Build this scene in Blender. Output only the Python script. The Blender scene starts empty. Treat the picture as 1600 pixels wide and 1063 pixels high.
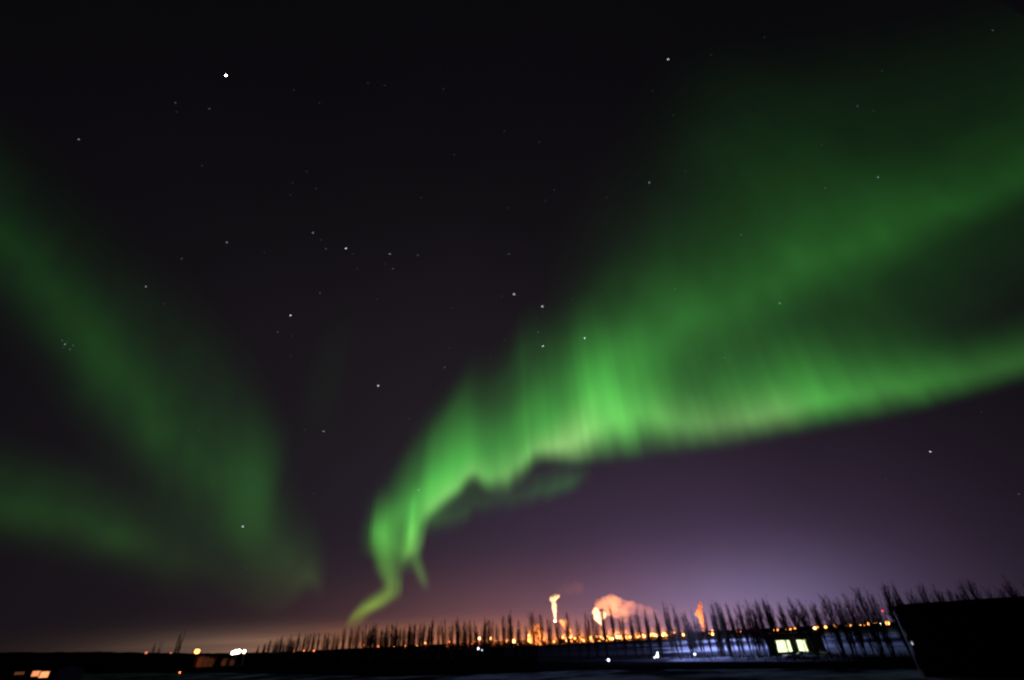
import bpy, bmesh, math, random
import numpy as np
from mathutils import Vector, Matrix

S = bpy.context.scene
COL = S.collection
R = math.radians

# ------------------------------------------------------------------ camera
CAM_H = 8.0
PITCH, ROLL, FPX = R(33.4), R(2.8), 711.0          # FPX: focal length in pixels of a 1600 px wide picture
cp, sp, cr, sr = math.cos(PITCH), math.sin(PITCH), math.cos(ROLL), math.sin(ROLL)
_r, _u, _f = Vector((1, 0, 0)), Vector((0, -sp, cp)), Vector((0, cp, sp))
RIGHT = _r * cr - _u * sr
UP = _u * cr + _r * sr
FWD = _f
cam_data = bpy.data.cameras.new('camera')
cam = bpy.data.objects.new('camera', cam_data)
COL.objects.link(cam)
mat = Matrix((RIGHT, UP, -FWD)).transposed().to_4x4()
mat.translation = Vector((0, 0, CAM_H))
cam.matrix_world = mat
cam_data.sensor_width = 36.0
cam_data.lens = 36.0 * FPX / 1600.0
cam_data.clip_start = 0.5
cam_data.clip_end = 200000.0
cam_data.dof.use_dof = True                         # focus was a little short of infinity
cam_data.dof.focus_distance = 1.45
cam_data.dof.aperture_fstop = 2.8
S.camera = cam

# ------------------------------------------------------------------ world, exposure, sampling
W = bpy.data.worlds.new("World")
S.world = W
W.use_nodes = True
W.node_tree.nodes['Background'].inputs[0].default_value = (0.003, 0.003, 0.004, 1)
W.node_tree.nodes['Background'].inputs[1].default_value = 1.0
S.view_settings.view_transform = 'Standard'
S.view_settings.look = 'None'
S.view_settings.exposure = 0.0
S.view_settings.gamma = 1.0
S.cycles.transparent_max_bounces = 128
S.cycles.use_adaptive_sampling = False
S.cycles.max_bounces = 6
S.cycles.volume_bounces = 3
S.cycles.sample_clamp_indirect = 4.0
S.cycles.pixel_filter_type = 'BLACKMAN_HARRIS'
S.cycles.filter_width = 1.9

SKY_R = 60000.0


def direction(x, y):
    """World direction of a picture position (1600 x 1063 pixels)."""
    v = RIGHT * ((x - 800.0) / FPX) + UP * (-(y - 531.5) / FPX) + FWD
    return v.normalized()


def azel(x, y):
    d = direction(x, y)
    return math.atan2(d.x, d.y), math.asin(d.z)


def at(x, y, dist):
    """Point seen at (x, y) at a horizontal distance from the camera."""
    d = direction(x, y)
    k = dist / math.hypot(d.x, d.y)
    return Vector((d.x * k, d.y * k, CAM_H + d.z * k))


def ground(x, dist):
    a, _ = azel(x, 1003 - (x - 800) * 0.049)
    return Vector((math.sin(a) * dist, math.cos(a) * dist, 0.0))


# ------------------------------------------------------------------ helpers
def tag(o, label=None, cat=None, group=None, kind=None):
    if label: o['label'] = label
    if cat: o['category'] = cat
    if group: o['group'] = group
    if kind: o['kind'] = kind
    return o


def empty(name, loc, rz=0.0):
    o = bpy.data.objects.new(name, None)
    COL.objects.link(o)
    o.location = loc
    o.rotation_euler = (0, 0, rz)
    o.empty_display_size = 0.5
    return o


def link(name, bm, material, parent=None, loc=None, smooth=False):
    me = bpy.data.meshes.new(name)
    bm.to_mesh(me)
    bm.free()
    if smooth:
        me.shade_smooth()
    me.materials.append(material)
    o = bpy.data.objects.new(name, me)
    COL.objects.link(o)
    if parent is not None: o.parent = parent
    if loc is not None: o.location = loc
    return o


def copy_tree(o, parent=None):
    c = o.copy()
    COL.objects.link(c)
    c.parent = parent
    for ch in list(o.children):
        copy_tree(ch, c)
    return c


def box(bm, c, s, rot=None):
    m = Matrix.Translation(c)
    if rot is not None: m = m @ rot
    m = m @ Matrix.Diagonal((s[0], s[1], s[2], 1.0))
    return bmesh.ops.create_cube(bm, size=1.0, matrix=m)


def tube(bm, pts, radii, sides=6, caps=True):
    """Tapered tube through a list of points."""
    rings = []
    n = len(pts)
    for i, p in enumerate(pts):
        d = (pts[min(i + 1, n - 1)] - pts[max(i - 1, 0)])
        if d.length < 1e-9: d = Vector((0, 0, 1))
        d.normalize()
        a = d.cross(Vector((0, 1, 0)) if abs(d.y) < 0.9 else Vector((1, 0, 0))).normalized()
        b = d.cross(a)
        r = radii[i] if isinstance(radii, (list, tuple)) else radii
        rings.append([bm.verts.new(p + (a * math.cos(k * 2 * math.pi / sides) + b * math.sin(k * 2 * math.pi / sides)) * r)
                      for k in range(sides)])
    for i in range(n - 1):
        for k in range(sides):
            bm.faces.new((rings[i][k], rings[i][(k + 1) % sides], rings[i + 1][(k + 1) % sides], rings[i + 1][k]))
    if caps:
        bm.faces.new(rings[0][::-1])
        bm.faces.new(rings[-1])


def ball(bm, c, r, sub=2, scale=(1, 1, 1)):
    m = Matrix.Translation(c) @ Matrix.Diagonal((scale[0], scale[1], scale[2], 1))
    bmesh.ops.create_icosphere(bm, subdivisions=sub, radius=r, matrix=m)


class N:
    """Small node-tree builder."""
    def __init__(self, name, kind='mat'):
        self.m = bpy.data.materials.new(name)
        self.m.use_nodes = True
        self.t = self.m.node_tree
        self.t.nodes.clear()
        self.out = self.t.nodes.new('ShaderNodeOutputMaterial')

    def node(self, typ, **kw):
        n = self.t.nodes.new(typ)
        for k, v in kw.items(): setattr(n, k, v)
        return n

    def put(self, sock, v):
        if isinstance(v, bpy.types.NodeSocket): self.t.links.new(v, sock)
        else: sock.default_value = v

    def math(self, op, a, b=0.0):
        n = self.node('ShaderNodeMath', operation=op)
        self.put(n.inputs[0], a)
        self.put(n.inputs[1], b)
        return n.outputs[0]

    def vmath(self, op, a, b=None, scale=None):
        n = self.node('ShaderNodeVectorMath', operation=op)
        self.put(n.inputs[0], a)
        if b is not None: self.put(n.inputs[1], b)
        if scale is not None: self.put(n.inputs['Scale'], scale)
        return n.outputs[0]


def plain(name, col, rough=0.8, noise=0.25, scale=3.0, metal=0.0, bump=0.0, coat=0.0):
    b = N(name)
    matte = rough > 0.6
    p = b.node('ShaderNodeBsdfDiffuse' if matte else 'ShaderNodeBsdfPrincipled')
    tc = b.node('ShaderNodeTexCoord')
    nz = b.node('ShaderNodeTexNoise')
    nz.inputs['Scale'].default_value = scale
    nz.inputs['Detail'].default_value = 6
    b.t.links.new(tc.outputs['Object'], nz.inputs['Vector'])
    mx = b.node('ShaderNodeMix', data_type='RGBA')
    mx.inputs[6].default_value = (col[0] * (1 - noise), col[1] * (1 - noise), col[2] * (1 - noise), 1)
    mx.inputs[7].default_value = (min(1, col[0] * (1 + noise)), min(1, col[1] * (1 + noise)), min(1, col[2] * (1 + noise)), 1)
    b.t.links.new(nz.outputs['Fac'], mx.inputs[0])
    b.t.links.new(mx.outputs[2], p.inputs[0])
    if not matte:
        p.inputs['Roughness'].default_value = rough
        p.inputs['Metallic'].default_value = metal
    if bump:
        bp = b.node('ShaderNodeBump')
        bp.inputs['Strength'].default_value = bump
        b.t.links.new(nz.outputs['Fac'], bp.inputs['Height'])
        b.t.links.new(bp.outputs[0], p.inputs['Normal'])
    b.t.links.new(p.outputs[0], b.out.inputs[0])
    return b.m


def glow(name, col, strength, sampling='NONE'):
    b = N(name)
    e = b.node('ShaderNodeEmission')
    e.inputs[0].default_value = (*col, 1)
    e.inputs[1].default_value = strength
    b.t.links.new(e.outputs[0], b.out.inputs[0])
    b.m.cycles.emission_sampling = sampling
    return b.m


# ------------------------------------------------------------------ sky dome
def make_sky():
    b = N('night_sky')
    g = b.node('ShaderNodeNewGeometry')
    d = b.vmath('NORMALIZE', g.outputs['Position'])
    s = b.node('ShaderNodeSeparateXYZ')
    b.t.links.new(d, s.inputs[0])
    az = b.math('ARCTAN2', s.outputs[0], s.outputs[1])
    el = b.math('ARCSINE', s.outputs[2])
    total = None

    def term(px, e, sa, se, col, stretch=None):
        nonlocal total
        a0 = azel(px, 900)[0]
        da = b.math('DIVIDE', b.math('SUBTRACT', az, a0), R(sa))
        de = b.math('DIVIDE', b.math('SUBTRACT', el, R(e)), R(se))
        q = b.math('ADD', b.math('MULTIPLY', da, da), b.math('MULTIPLY', de, de))
        k = b.math('EXPONENT', b.math('MULTIPLY', q, -1.0))
        if stretch is not None: k = b.math('MULTIPLY', k, stretch)
        n = b.vmath('SCALE', col, scale=k)
        total = n if total is None else b.vmath('ADD', total, n)
    # thin uneven haze bands near the horizon
    cv = b.node('ShaderNodeCombineXYZ')
    b.t.links.new(b.math('MULTIPLY', az, 3.0), cv.inputs[0])
    b.t.links.new(b.math('MULTIPLY', el, 60.0), cv.inputs[1])
    nz = b.node('ShaderNodeTexNoise')
    nz.inputs['Scale'].default_value = 1.6
    nz.inputs['Detail'].default_value = 5
    b.t.links.new(cv.outputs[0], nz.inputs['Vector'])
    band = b.math('ADD', b.math('MULTIPLY', nz.outputs['Fac'], 1.2), 0.4)
    for t in SKY_TERMS:
        term(*t[:5], stretch=band if len(t) > 5 else None)
    total = b.vmath('ADD', total, (0.0022, 0.0020, 0.0028))
    # very slight mottling of the airglow
    nz2 = b.node('ShaderNodeTexNoise')
    nz2.inputs['Scale'].default_value = 4.0
    nz2.inputs['Detail'].default_value = 4
    b.t.links.new(d, nz2.inputs['Vector'])
    total = b.vmath('SCALE', total, scale=b.math('ADD', b.math('MULTIPLY', nz2.outputs['Fac'], 0.3), 0.85))
    e = b.node('ShaderNodeEmission')
    b.t.links.new(total, e.inputs[0])
    b.t.links.new(e.outputs[0], b.out.inputs[0])
    b.m.cycles.emission_sampling = 'NONE'
    bm = bmesh.new()
    bmesh.ops.create_uvsphere(bm, u_segments=128, v_segments=64, radius=SKY_R)
    bmesh.ops.reverse_faces(bm, faces=bm.faces)
    o = link('sky', bm, b.m, smooth=True)
    tag(o, kind='structure')


SKY_TERMS = [  # picture x of the centre, elevation, azimuth spread, elevation spread (degrees), light
    (780, 12, 48, 34, (0.0135, 0.0098, 0.0135)),
    (1140, 0.2, 12.5, 5.4, (0.1120, 0.1030, 0.2050)),
    (850, 1.0, 20, 5.0, (0.1150, 0.0440, 0.0330)),
    (1030, 2, 24, 13.5, (0.0480, 0.0255, 0.0630)),
    (850, -0.4, 18, 1.8, (0.4200, 0.1150, 0.0160), 1),
    (620, 0.6, 14, 1.1, (0.1350, 0.0560, 0.0200), 1),
    (395, 0.5, 9, 1.3, (0.0800, 0.0560, 0.0400), 1),
    (150, -0.5, 24, 2.0, (0.0060, 0.0022, 0.0)),
]
make_sky()

# ------------------------------------------------------------------ aurora: tall glowing curtains standing in the upper air
ALT = 1000.0


def smooth_noise(x, cell, seed):
    rng = np.random.RandomState(seed)
    v = rng.rand(4096)
    q = np.asarray(x) / cell + 1000.0
    i = np.floor(q).astype(int)
    f = q - i
    f = f * f * (3 - 2 * f)
    return (v[i % 4096] * (1 - f) + v[(i + 1) % 4096] * f) * 2 - 1


def catmull(a, n_per):
    a = np.asarray(a, float)
    out = []
    for i in range(len(a) - 1):
        p0, p1, p2, p3 = a[max(i - 1, 0)], a[i], a[i + 1], a[min(i + 2, len(a) - 1)]
        n = max(2, int(n_per(p1, p2)))
        for k in range(n):
            t = k / n
            out.append(0.5 * ((2 * p1) + (-p0 + p2) * t + (2 * p0 - 5 * p1 + 4 * p2 - p3) * t * t + (-p0 + 3 * p1 - 3 * p2 + p3) * t ** 3))
    out.append(a[-1])
    return np.array(out)


_pg = np.random.RandomState(8).rand(64, 64) * 2 - 1


def patchy(u, v):
    i, j = math.floor(u), math.floor(v)
    f, g = u - i, v - j
    f, g = f * f * (3 - 2 * f), g * g * (3 - 2 * g)
    a, b, c, d = _pg[i % 64, j % 64], _pg[(i + 1) % 64, j % 64], _pg[i % 64, (j + 1) % 64], _pg[(i + 1) % 64, (j + 1) % 64]
    return (a * (1 - f) + b * f) * (1 - g) + (c * (1 - f) + d * f) * g


GREEN = np.array([0.145, 1.0, 0.125])
PINK = np.array([0.85, 0.50, 0.42])

aurora_mat = None


def aurora_material():
    b = N('aurora_light')
    a = b.node('ShaderNodeAttribute', attribute_name='light')
    e = b.node('ShaderNodeEmission')
    b.t.links.new(a.outputs['Color'], e.inputs[0])
    t = b.node('ShaderNodeBsdfTransparent')
    ad = b.node('ShaderNodeAddShader')
    b.t.links.new(e.outputs[0], ad.inputs[0])
    b.t.links.new(t.outputs[0], ad.inputs[1])
    b.t.links.new(ad.outputs[0], b.out.inputs[0])
    b.m.cycles.emission_sampling = 'NONE'
    return b.m


def curtain(rows, label, layers=5, gain=1.0, spread=0.035, rays=0.2, seed=1, step=4.0, nt=44, alt=ALT, lateral=3.0, patch=0.22):
    """rows: x, y of the foot, height, brightest height, softness below, softness above, strength, pinkness."""
    global aurora_mat
    if aurora_mat is None: aurora_mat = aurora_material()
    P = catmull(rows, lambda p, q: math.hypot(q[0] - p[0], q[1] - p[1]) / step)
    seg = np.hypot(np.diff(P[:, 0]), np.diff(P[:, 1]))
    s = np.concatenate([[0], np.cumsum(seg)])
    verts, cols, faces = [], [], []
    ns = len(P)
    for L in range(layers):
        ql = ((L * 0.618 + 0.31) % 1.0) * 2 - 1
        q = (L - (layers - 1) / 2) / max(1, (layers - 1) / 2) if layers > 1 else 0.0
        ray = (smooth_noise(s, 8, seed) * 0.42 + smooth_noise(s, 21, seed + 1) * 0.4 + smooth_noise(s, 60, seed + 2) * 0.38
               + smooth_noise(s, 14, seed + 30 + L) * 0.3)
        ragged = smooth_noise(s, 15, seed + 3) * 0.5 + smooth_noise(s, 40, seed + 4) * 0.5
        base = len(verts)
        for i in range(ns):
            x, y, up, pk, lo, hi, amp, pink = P[i]
            az, e0 = azel(x, y)
            az += ql * lateral * float(np.interp(x, [500, 580, 700, 800], [0.5, 1.0, 0.8, 0.25])) / FPX
            e0 = max(e0, R(0.35))
            # elevation reached: one picture pixel is about this much up there
            dx, dy = x - 800, y - 531.5
            apx = FPX / (FPX * FPX + dx * dx * 0.6 + dy * dy)
            dist = alt / math.tan(e0) * (1 + q * spread)
            pk2 = pk * (1 + float(np.interp(x, [700, 1000, 1120], [0.22, 0.16, 0.07])) * ragged[i] * (rays > 0.1))
            lo2 = max(lo, 3.0)
            hi2 = max(hi, 3.0) * (1 + 0.25 * rays * ray[i])
            rf = rays * float(np.interp(x, [600, 760, 950, 1080, 1250, 1600], [0.6, 0.9, 1.1, 0.6, 0.4, 0.3]))
            A = gain * max(0.0, amp) / layers
            for j in range(nt + 1):
                t = j / nt
                px = t * up
                e = min(e0 + px * apx, R(85))
                z = dist * math.tan(e)
                verts.append((math.sin(az) * dist, math.cos(az) * dist, CAM_H + z))
                dd = px - pk2
                k = math.exp(-(dd / lo2) ** 2) if dd < 0 else math.exp(-(dd / hi2) ** 1.35)
                k *= 1 + rf * 1.5 * ray[i] * (math.exp(-(px / (pk * 1.7 + 10)) ** 2) * 0.85 + 0.15)
                k *= 1 + patch * (patchy(s[i] / 70 + L * 0.13, px / 62) * 0.6 + patchy(s[i] / 28 + 9, px / 40) * 0.4)
                k *= min(1.0, t / 0.06) * min(1.0, (1 - t) / 0.25)
                pn = pink * math.exp(-((px - pk * 0.7) / (lo2 * 1.5 + 4)) ** 2)
                # air near the horizon turns the light yellow
                red = math.exp(-e / R(3.4))
                c = GREEN * np.array([1 + 9.0 * red, 1 + 0.15 * red, 1 - 0.9 * red])
                rgb = (c + PINK * pn * 0.40) * max(0.0, A) * k
                cols.append((rgb[0], rgb[1], rgb[2], 1.0))
        w = nt + 1
        for i in range(ns - 1):
            for j in range(nt):
                a = base + i * w + j
                faces.append((a, a + w, a + w + 1, a + 1))
    me = bpy.data.meshes.new('aurora')
    me.from_pydata(verts, [], faces)
    at_ = me.color_attributes.new('light', 'FLOAT_COLOR', 'POINT')
    at_.data.foreach_set('color', np.array(cols, dtype=np.float32).ravel())
    me.shade_smooth()
    me.materials.append(aurora_mat)
    o = bpy.data.objects.new('aurora', me)
    COL.objects.link(o)
    tag(o, label, 'aurora', kind='stuff')
    return o


curtain([
    (1760, 560, 320, 42, 26, 50, 0.07, .2),
    (1600, 606, 320, 48, 26, 48, 0.085, .25),
    (1500, 634, 320, 54, 30, 56, 0.15, .1),
    (1400, 659, 300, 58, 30, 60, 0.22, .15),
    (1300, 677, 300, 60, 30, 66, 0.34, .15),
    (1230, 692, 300, 56, 26, 70, 0.33, .8),
    (1150, 708, 300, 55, 28, 80, 0.26, .9),
    (1080, 715, 300, 65, 34, 80, 0.30, .6),
    (1010, 724, 300, 80, 40, 76, 0.46, .3),
    (975, 728, 300, 78, 40, 82, 0.62, .3),
    (950, 731, 300, 70, 38, 84, 0.56, .5),
    (910, 734, 280, 58, 30, 78, 0.46, 1.1),
    (870, 738, 290, 44, 20, 80, 0.42, 1.2),
    (846, 740, 290, 42, 18, 82, 0.40, .9),
    (826, 762, 300, 52, 22, 86, 0.38, .6),
    (795, 788, 290, 52, 22, 80, 0.37, .7),
    (765, 784, 260, 42, 19, 66, 0.38, .5),
    (740, 768, 250, 34, 15, 60, 0.42, .7),
    (715, 788, 230, 34, 15, 74, 0.50, .6),
    (690, 808, 210, 34, 15, 70, 0.48, .7),
    (668, 824, 190, 34, 16, 70, 0.42, .5),
    (658, 850, 170, 38, 18, 68, 0.36, .5),
    (653, 880, 150, 42, 20, 68, 0.38, .6),
    (641, 896, 140, 36, 14, 60, 0.40, .3),
    (628, 904, 140, 42, 26, 50, 0.18, 0),
    (604, 890, 130, 42, 28, 42, 0.18, 0),
    (585, 864, 120, 44, 26, 34, 0.22, 0),
    (590, 886, 110, 42, 24, 34, 0.24, 0),
    (605, 920, 86, 32, 18, 30, 0.26, 0),
    (618, 938, 60, 22, 12, 20, 0.24, 0),
    (598, 952, 42, 17, 9, 13, 0.28, 0),
    (575, 964, 36, 15, 8, 11, 0.30, 0),
    (556, 980, 30, 14, 8, 11, 0.24, 0),
    (545, 990, 26, 10, 6, 8, 0.0, 0),
], 'brightest green aurora arc curling down to the treetops left of centre', rays=0.22, seed=11, layers=9, spread=0.045, lateral=11.0)
curtain([
    (800, 760, 260, 70, 50, 80, 0.0, 0), (745, 790, 260, 80, 50, 80, 0.06, 0), (700, 815, 250, 80, 46, 72, 0.13, 0),
    (665, 840, 240, 85, 46, 66, 0.20, 0), (640, 858, 220, 84, 46, 58, 0.24, 0), (618, 872, 200, 76, 46, 48, 0.24, 0), (600, 880, 170, 64, 42, 42, 0.20, 0),
    (586, 878, 140, 54, 36, 38, 0.12, 0), (574, 872, 120, 46, 32, 34, 0.04, 0), (566, 866, 110, 46, 32, 34, 0.0, 0),
], 'soft green glow of aurora filling the inside of the bright curl', layers=7, spread=0.12, rays=0.06, seed=21, lateral=14.0)

curtain([
    (640, 896, 60, 20, 12, 16, 0.0, 0), (648, 902, 60, 24, 14, 20, 0.12, .2), (656, 917, 50, 20, 12, 18, 0.14, .2),
    (663, 928, 44, 18, 10, 13, 0.07, .2), (668, 934, 40, 16, 10, 12, 0.0, .2),
], 'small pale green aurora hook hanging inside the curl of the arc', layers=5, rays=0.1, seed=31, lateral=6.0)
curtain([
    (660, 850, 70, 30, 16, 18, 0.0, 0), (685, 842, 70, 32, 16, 18, 0.045, 0), (715, 836, 70, 32, 16, 20, 0.05, 0),
    (745, 815, 70, 30, 16, 20, 0.03, 0), (790, 806, 70, 30, 15, 20, 0.02, 0), (840, 795, 70, 30, 15, 22, 0.05, 0),
    (890, 780, 70, 28, 14, 20, 0.05, 0), (930, 762, 70, 28, 14, 20, 0.0, 0),
], 'faint green aurora wisps hanging just under the bright arc', layers=3, rays=0.35, seed=41)
curtain([
    (1830, 190, 460, 60, 34, 75, 0.032, 0),
    (1600, 335, 460, 66, 36, 72, 0.040, 0),
    (1500, 385, 440, 80, 42, 75, 0.050, 0),
    (1400, 440, 420, 88, 48, 78, 0.060, 0),
    (1300, 492, 390, 96, 52, 76, 0.066, 0),
    (1200, 548, 360, 100, 54, 74, 0.076, 0),
    (1100, 605, 330, 105, 60, 85, 0.105, 0),
    (1000, 655, 310, 105, 60, 78, 0.115, 0),
    (930, 690, 290, 100, 60, 76, 0.075, 0),
    (850, 730, 280, 90, 60, 80, 0.02, 0),
    (790, 760, 260, 90, 60, 80, 0.0, 0),
], 'wide soft green aurora band rising to the right edge above the bright arc', layers=5, spread=0.08, rays=0.05, gain=0.9, patch=0.36, seed=51, step=8)
curtain([
    (1950, 260, 700, 260, 200, 260, 0.014, 0), (1600, 480, 700, 230, 190, 300, 0.021, 0), (1350, 580, 640, 190, 150, 260, 0.042, 0),
    (1150, 640, 540, 160, 120, 170, 0.028, 0), (980, 700, 450, 150, 100, 130, 0.018, 0), (860, 740, 380, 120, 90, 120, 0.0, 0),
], 'dim green veil of aurora filling the sky around the right-hand bands', layers=3, spread=0.1, rays=0.05, seed=61, step=12)
curtain([
    (-220, 330, 350, 150, 80, 80, 0.022, 0),
    (0, 560, 380, 150, 66, 70, 0.030, 0),
    (90, 672, 400, 150, 70, 84, 0.038, 0),
    (180, 770, 420, 150, 76, 112, 0.040, 0),
    (250, 850, 440, 165, 90, 125, 0.041, 0),
    (310, 915, 450, 185, 105, 118, 0.047, 0),
    (360, 955, 420, 165, 95, 95, 0.044, 0),
    (415, 970, 320, 115, 75, 70, 0.030, .2),
    (450, 955, 220, 70, 45, 58, 0.034, .2),
    (478, 940, 150, 45, 22, 42, 0.034, .3),
    (494, 945, 120, 36, 18, 36, 0.016, .2),
    (505, 950, 120, 36, 18, 36, 0.0, .2),
], 'soft dark green aurora band sloping down from the left edge', layers=5, spread=0.08, rays=0.02, gain=0.9, patch=0.36, seed=71, step=6)
curtain([
    (-200, 820, 250, 100, 55, 65, 0.02, 0),
    (0, 882, 250, 110, 48, 60, 0.036, 0),
    (90, 905, 250, 105, 44, 55, 0.036, 0),
    (180, 925, 220, 90, 38, 50, 0.032, 0),
    (270, 950, 200, 80, 40, 50, 0.012, 0),
    (370, 965, 180, 70, 40, 50, 0.0, 0),
], 'lowest dim green aurora band at the left edge above the dark hills', layers=3, spread=0.08, rays=0.02, gain=0.9, patch=0.36, seed=81, step=8)
curtain([
    (620, 896, 150, 60, 30, 50, 0.0, 0), (630, 894, 150, 64, 28, 52, 0.14, .1), (637, 890, 150, 64, 26, 50, 0.34, .35), (645, 884, 150, 64, 28, 50, 0.12, .3),
    (655, 876, 150, 60, 30, 50, 0.0, 0),
], 'bright yellow-green ray standing in the inside of the aurora curl', layers=3, rays=0.0, seed=97, lateral=3.0, patch=0.05, step=1.5)
curtain([
    (318, 800, 280, 110, 60, 60, 0.0, 0), (345, 825, 280, 115, 60, 60, 0.018, 0), (372, 850, 280, 120, 60, 62, 0.034, 0), (392, 865, 280, 120, 60, 62, 0.026, 0),
    (410, 875, 280, 120, 60, 62, 0.0, 0),
], 'soft upright green fold at the right edge of the left aurora band', layers=5, rays=0.03, seed=95, lateral=14.0, patch=0.1)
curtain([
    (425, 760, 330, 170, 110, 110, 0.0, 0), (460, 750, 330, 170, 110, 110, 0.0025, 0), (490, 745, 330, 170, 110, 110, 0.003, 0),
    (525, 740, 330, 170, 110, 110, 0.0, 0),
], 'barely visible upright green ray between the left and right auroras', layers=3, rays=0.0, seed=91, step=6)

# ------------------------------------------------------------------ materials
M = {}
M['soil'] = plain('dark_soil', (0.006, 0.006, 0.0055), 0.95, 0.5, 0.05)
M['bark'] = plain('grey_bark', (0.030, 0.026, 0.022), 0.9, 0.4, 2.0)
M['twig'] = plain('dark_twig', (0.022, 0.018, 0.016), 0.9, 0.3, 2.0)
M['steel'] = plain('galvanised_steel', (0.25, 0.25, 0.25), 0.5, 0.2, 4.0, 0.6)
M['dark_steel'] = plain('weathered_steel', (0.06, 0.055, 0.05), 0.6, 0.4, 0.6, 0.3)
M['tank'] = plain('tank_paint', (0.30, 0.29, 0.27), 0.6, 0.2, 0.4)
M['siding'] = plain('dark_metal_siding', (0.018, 0.018, 0.016), 0.7, 0.3, 1.2)
M['roofing'] = plain('dark_roofing', (0.006, 0.006, 0.006), 0.75, 0.3, 1.5)
M['pale_siding'] = plain('pale_siding', (0.22, 0.22, 0.21), 0.7, 0.2, 1.0)
M['pipe'] = plain('grey_pipe_paint', (0.22, 0.22, 0.21), 0.5, 0.1, 5.0)
M['paint_white'] = plain('white_car_paint', (0.65, 0.66, 0.66), 0.25, 0.05, 5.0)
M['paint_grey'] = plain('grey_car_paint', (0.20, 0.21, 0.22), 0.25, 0.05, 5.0)
M['rubber'] = plain('black_rubber', (0.02, 0.02, 0.02), 0.9, 0.2, 9.0)
M['car_glass'] = plain('dark_car_glass', (0.02, 0.025, 0.03), 0.08, 0.1, 5.0)
M['frame'] = plain('dark_window_frame', (0.03, 0.03, 0.03), 0.6, 0.1, 5.0)
G = {
    'orange': glow('sodium_lamp_glass', (1.0, 0.21, 0.035), 5.5),
    'amber': glow('amber_lamp_glass', (1.0, 0.31, 0.06), 8.0),
    'cream': glow('warm_white_lamp_glass', (1.0, 0.44, 0.14), 11.0),
    'white': glow('cool_white_lamp_glass', (0.80, 0.82, 1.0), 4.5),
    'blinding': glow('floodlight_lamp_glass', (1.0, 0.78, 0.58), 18.0),
    'greenish': glow('greenish_lamp_glass', (0.90, 1.0, 0.50), 14.0),
    'red': glow('red_lamp_glass', (1.0, 0.04, 0.05), 3.0),
    'dull': glow('dull_orange_lamp_glass', (1.0, 0.26, 0.10), 1.1),
    'flame': glow('gas_flame', (1.0, 0.80, 0.62), 12.0),
}


def snow_material(name, lo, hi, scale, cover, fade=None):
    b = N(name)
    p = b.node('ShaderNodeBsdfDiffuse')
    tc = b.node('ShaderNodeNewGeometry')
    nz = b.node('ShaderNodeTexNoise')
    nz.inputs['Scale'].default_value = scale
    nz.inputs['Detail'].default_value = 8
    nz.inputs['Roughness'].default_value = 0.65
    b.t.links.new(tc.outputs['Position'], nz.inputs['Vector'])
    rmp = b.node('ShaderNodeValToRGB')
    rmp.color_ramp.elements[0].position = cover - 0.06
    rmp.color_ramp.elements[1].position = cover + 0.10
    rmp.color_ramp.elements[0].color = (*lo, 1)
    rmp.color_ramp.elements[1].color = (*hi, 1)
    fac = nz.outputs['Fac']
    if fade is not None:                            # the snow thins out between two bearings
        sx = b.node('ShaderNodeSeparateXYZ')
        b.t.links.new(tc.outputs['Position'], sx.inputs[0])
        az = b.math('ARCTAN2', sx.outputs[0], sx.outputs[1])
        t = b.math('DIVIDE', b.math('SUBTRACT', az, fade[0]), fade[1] - fade[0])
        t = b.math('MINIMUM', b.math('MAXIMUM', t, 0.0), 1.0)
        fac = b.math('SUBTRACT', fac, b.math('MULTIPLY', b.math('SUBTRACT', 1.0, t), 0.5))
    b.t.links.new(fac, rmp.inputs[0])
    b.t.links.new(rmp.outputs[0], p.inputs[0])
    bp = b.node('ShaderNodeBump')
    bp.inputs['Strength'].default_value = 0.6
    bp.inputs['Distance'].default_value = 0.3
    b.t.links.new(nz.outputs['Fac'], bp.inputs['Height'])
    b.t.links.new(bp.outputs[0], p.inputs['Normal'])
    b.t.links.new(p.outputs[0], b.out.inputs[0])
    return b.m


# ------------------------------------------------------------------ ground
def gp(x, y, z=0.0):
    """Ground point under a picture position."""
    d = direction(x, y)
    k = (z - CAM_H) / d.z
    return Vector((d.x * k, d.y * k, z))


bm = bmesh.new()
bmesh.ops.create_grid(bm, x_segments=40, y_segments=40, size=50000)
ground_o = link('ground', bm, M['soil'])
tag(ground_o, kind='structure')


def sheet(name, far, near, z, material):
    """Ground sheet between two rows of points."""
    bm = bmesh.new()
    rows = []
    for a, b in zip(far, near):
        rows.append([bm.verts.new(Vector((a.x + (b.x - a.x) * t, a.y + (b.y - a.y) * t, z))) for t in (0, .25, .5, .75, 1)])
    for i in range(len(rows) - 1):
        for k in range(4):
            bm.faces.new((rows[i][k], rows[i + 1][k], rows[i + 1][k + 1], rows[i][k + 1]))
    bmesh.ops.recalc_face_normals(bm, faces=bm.faces)
    for f in bm.faces:
        if f.normal.z < 0: f.normal_flip()
    return tag(link(name, bm, material), kind='structure')


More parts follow.
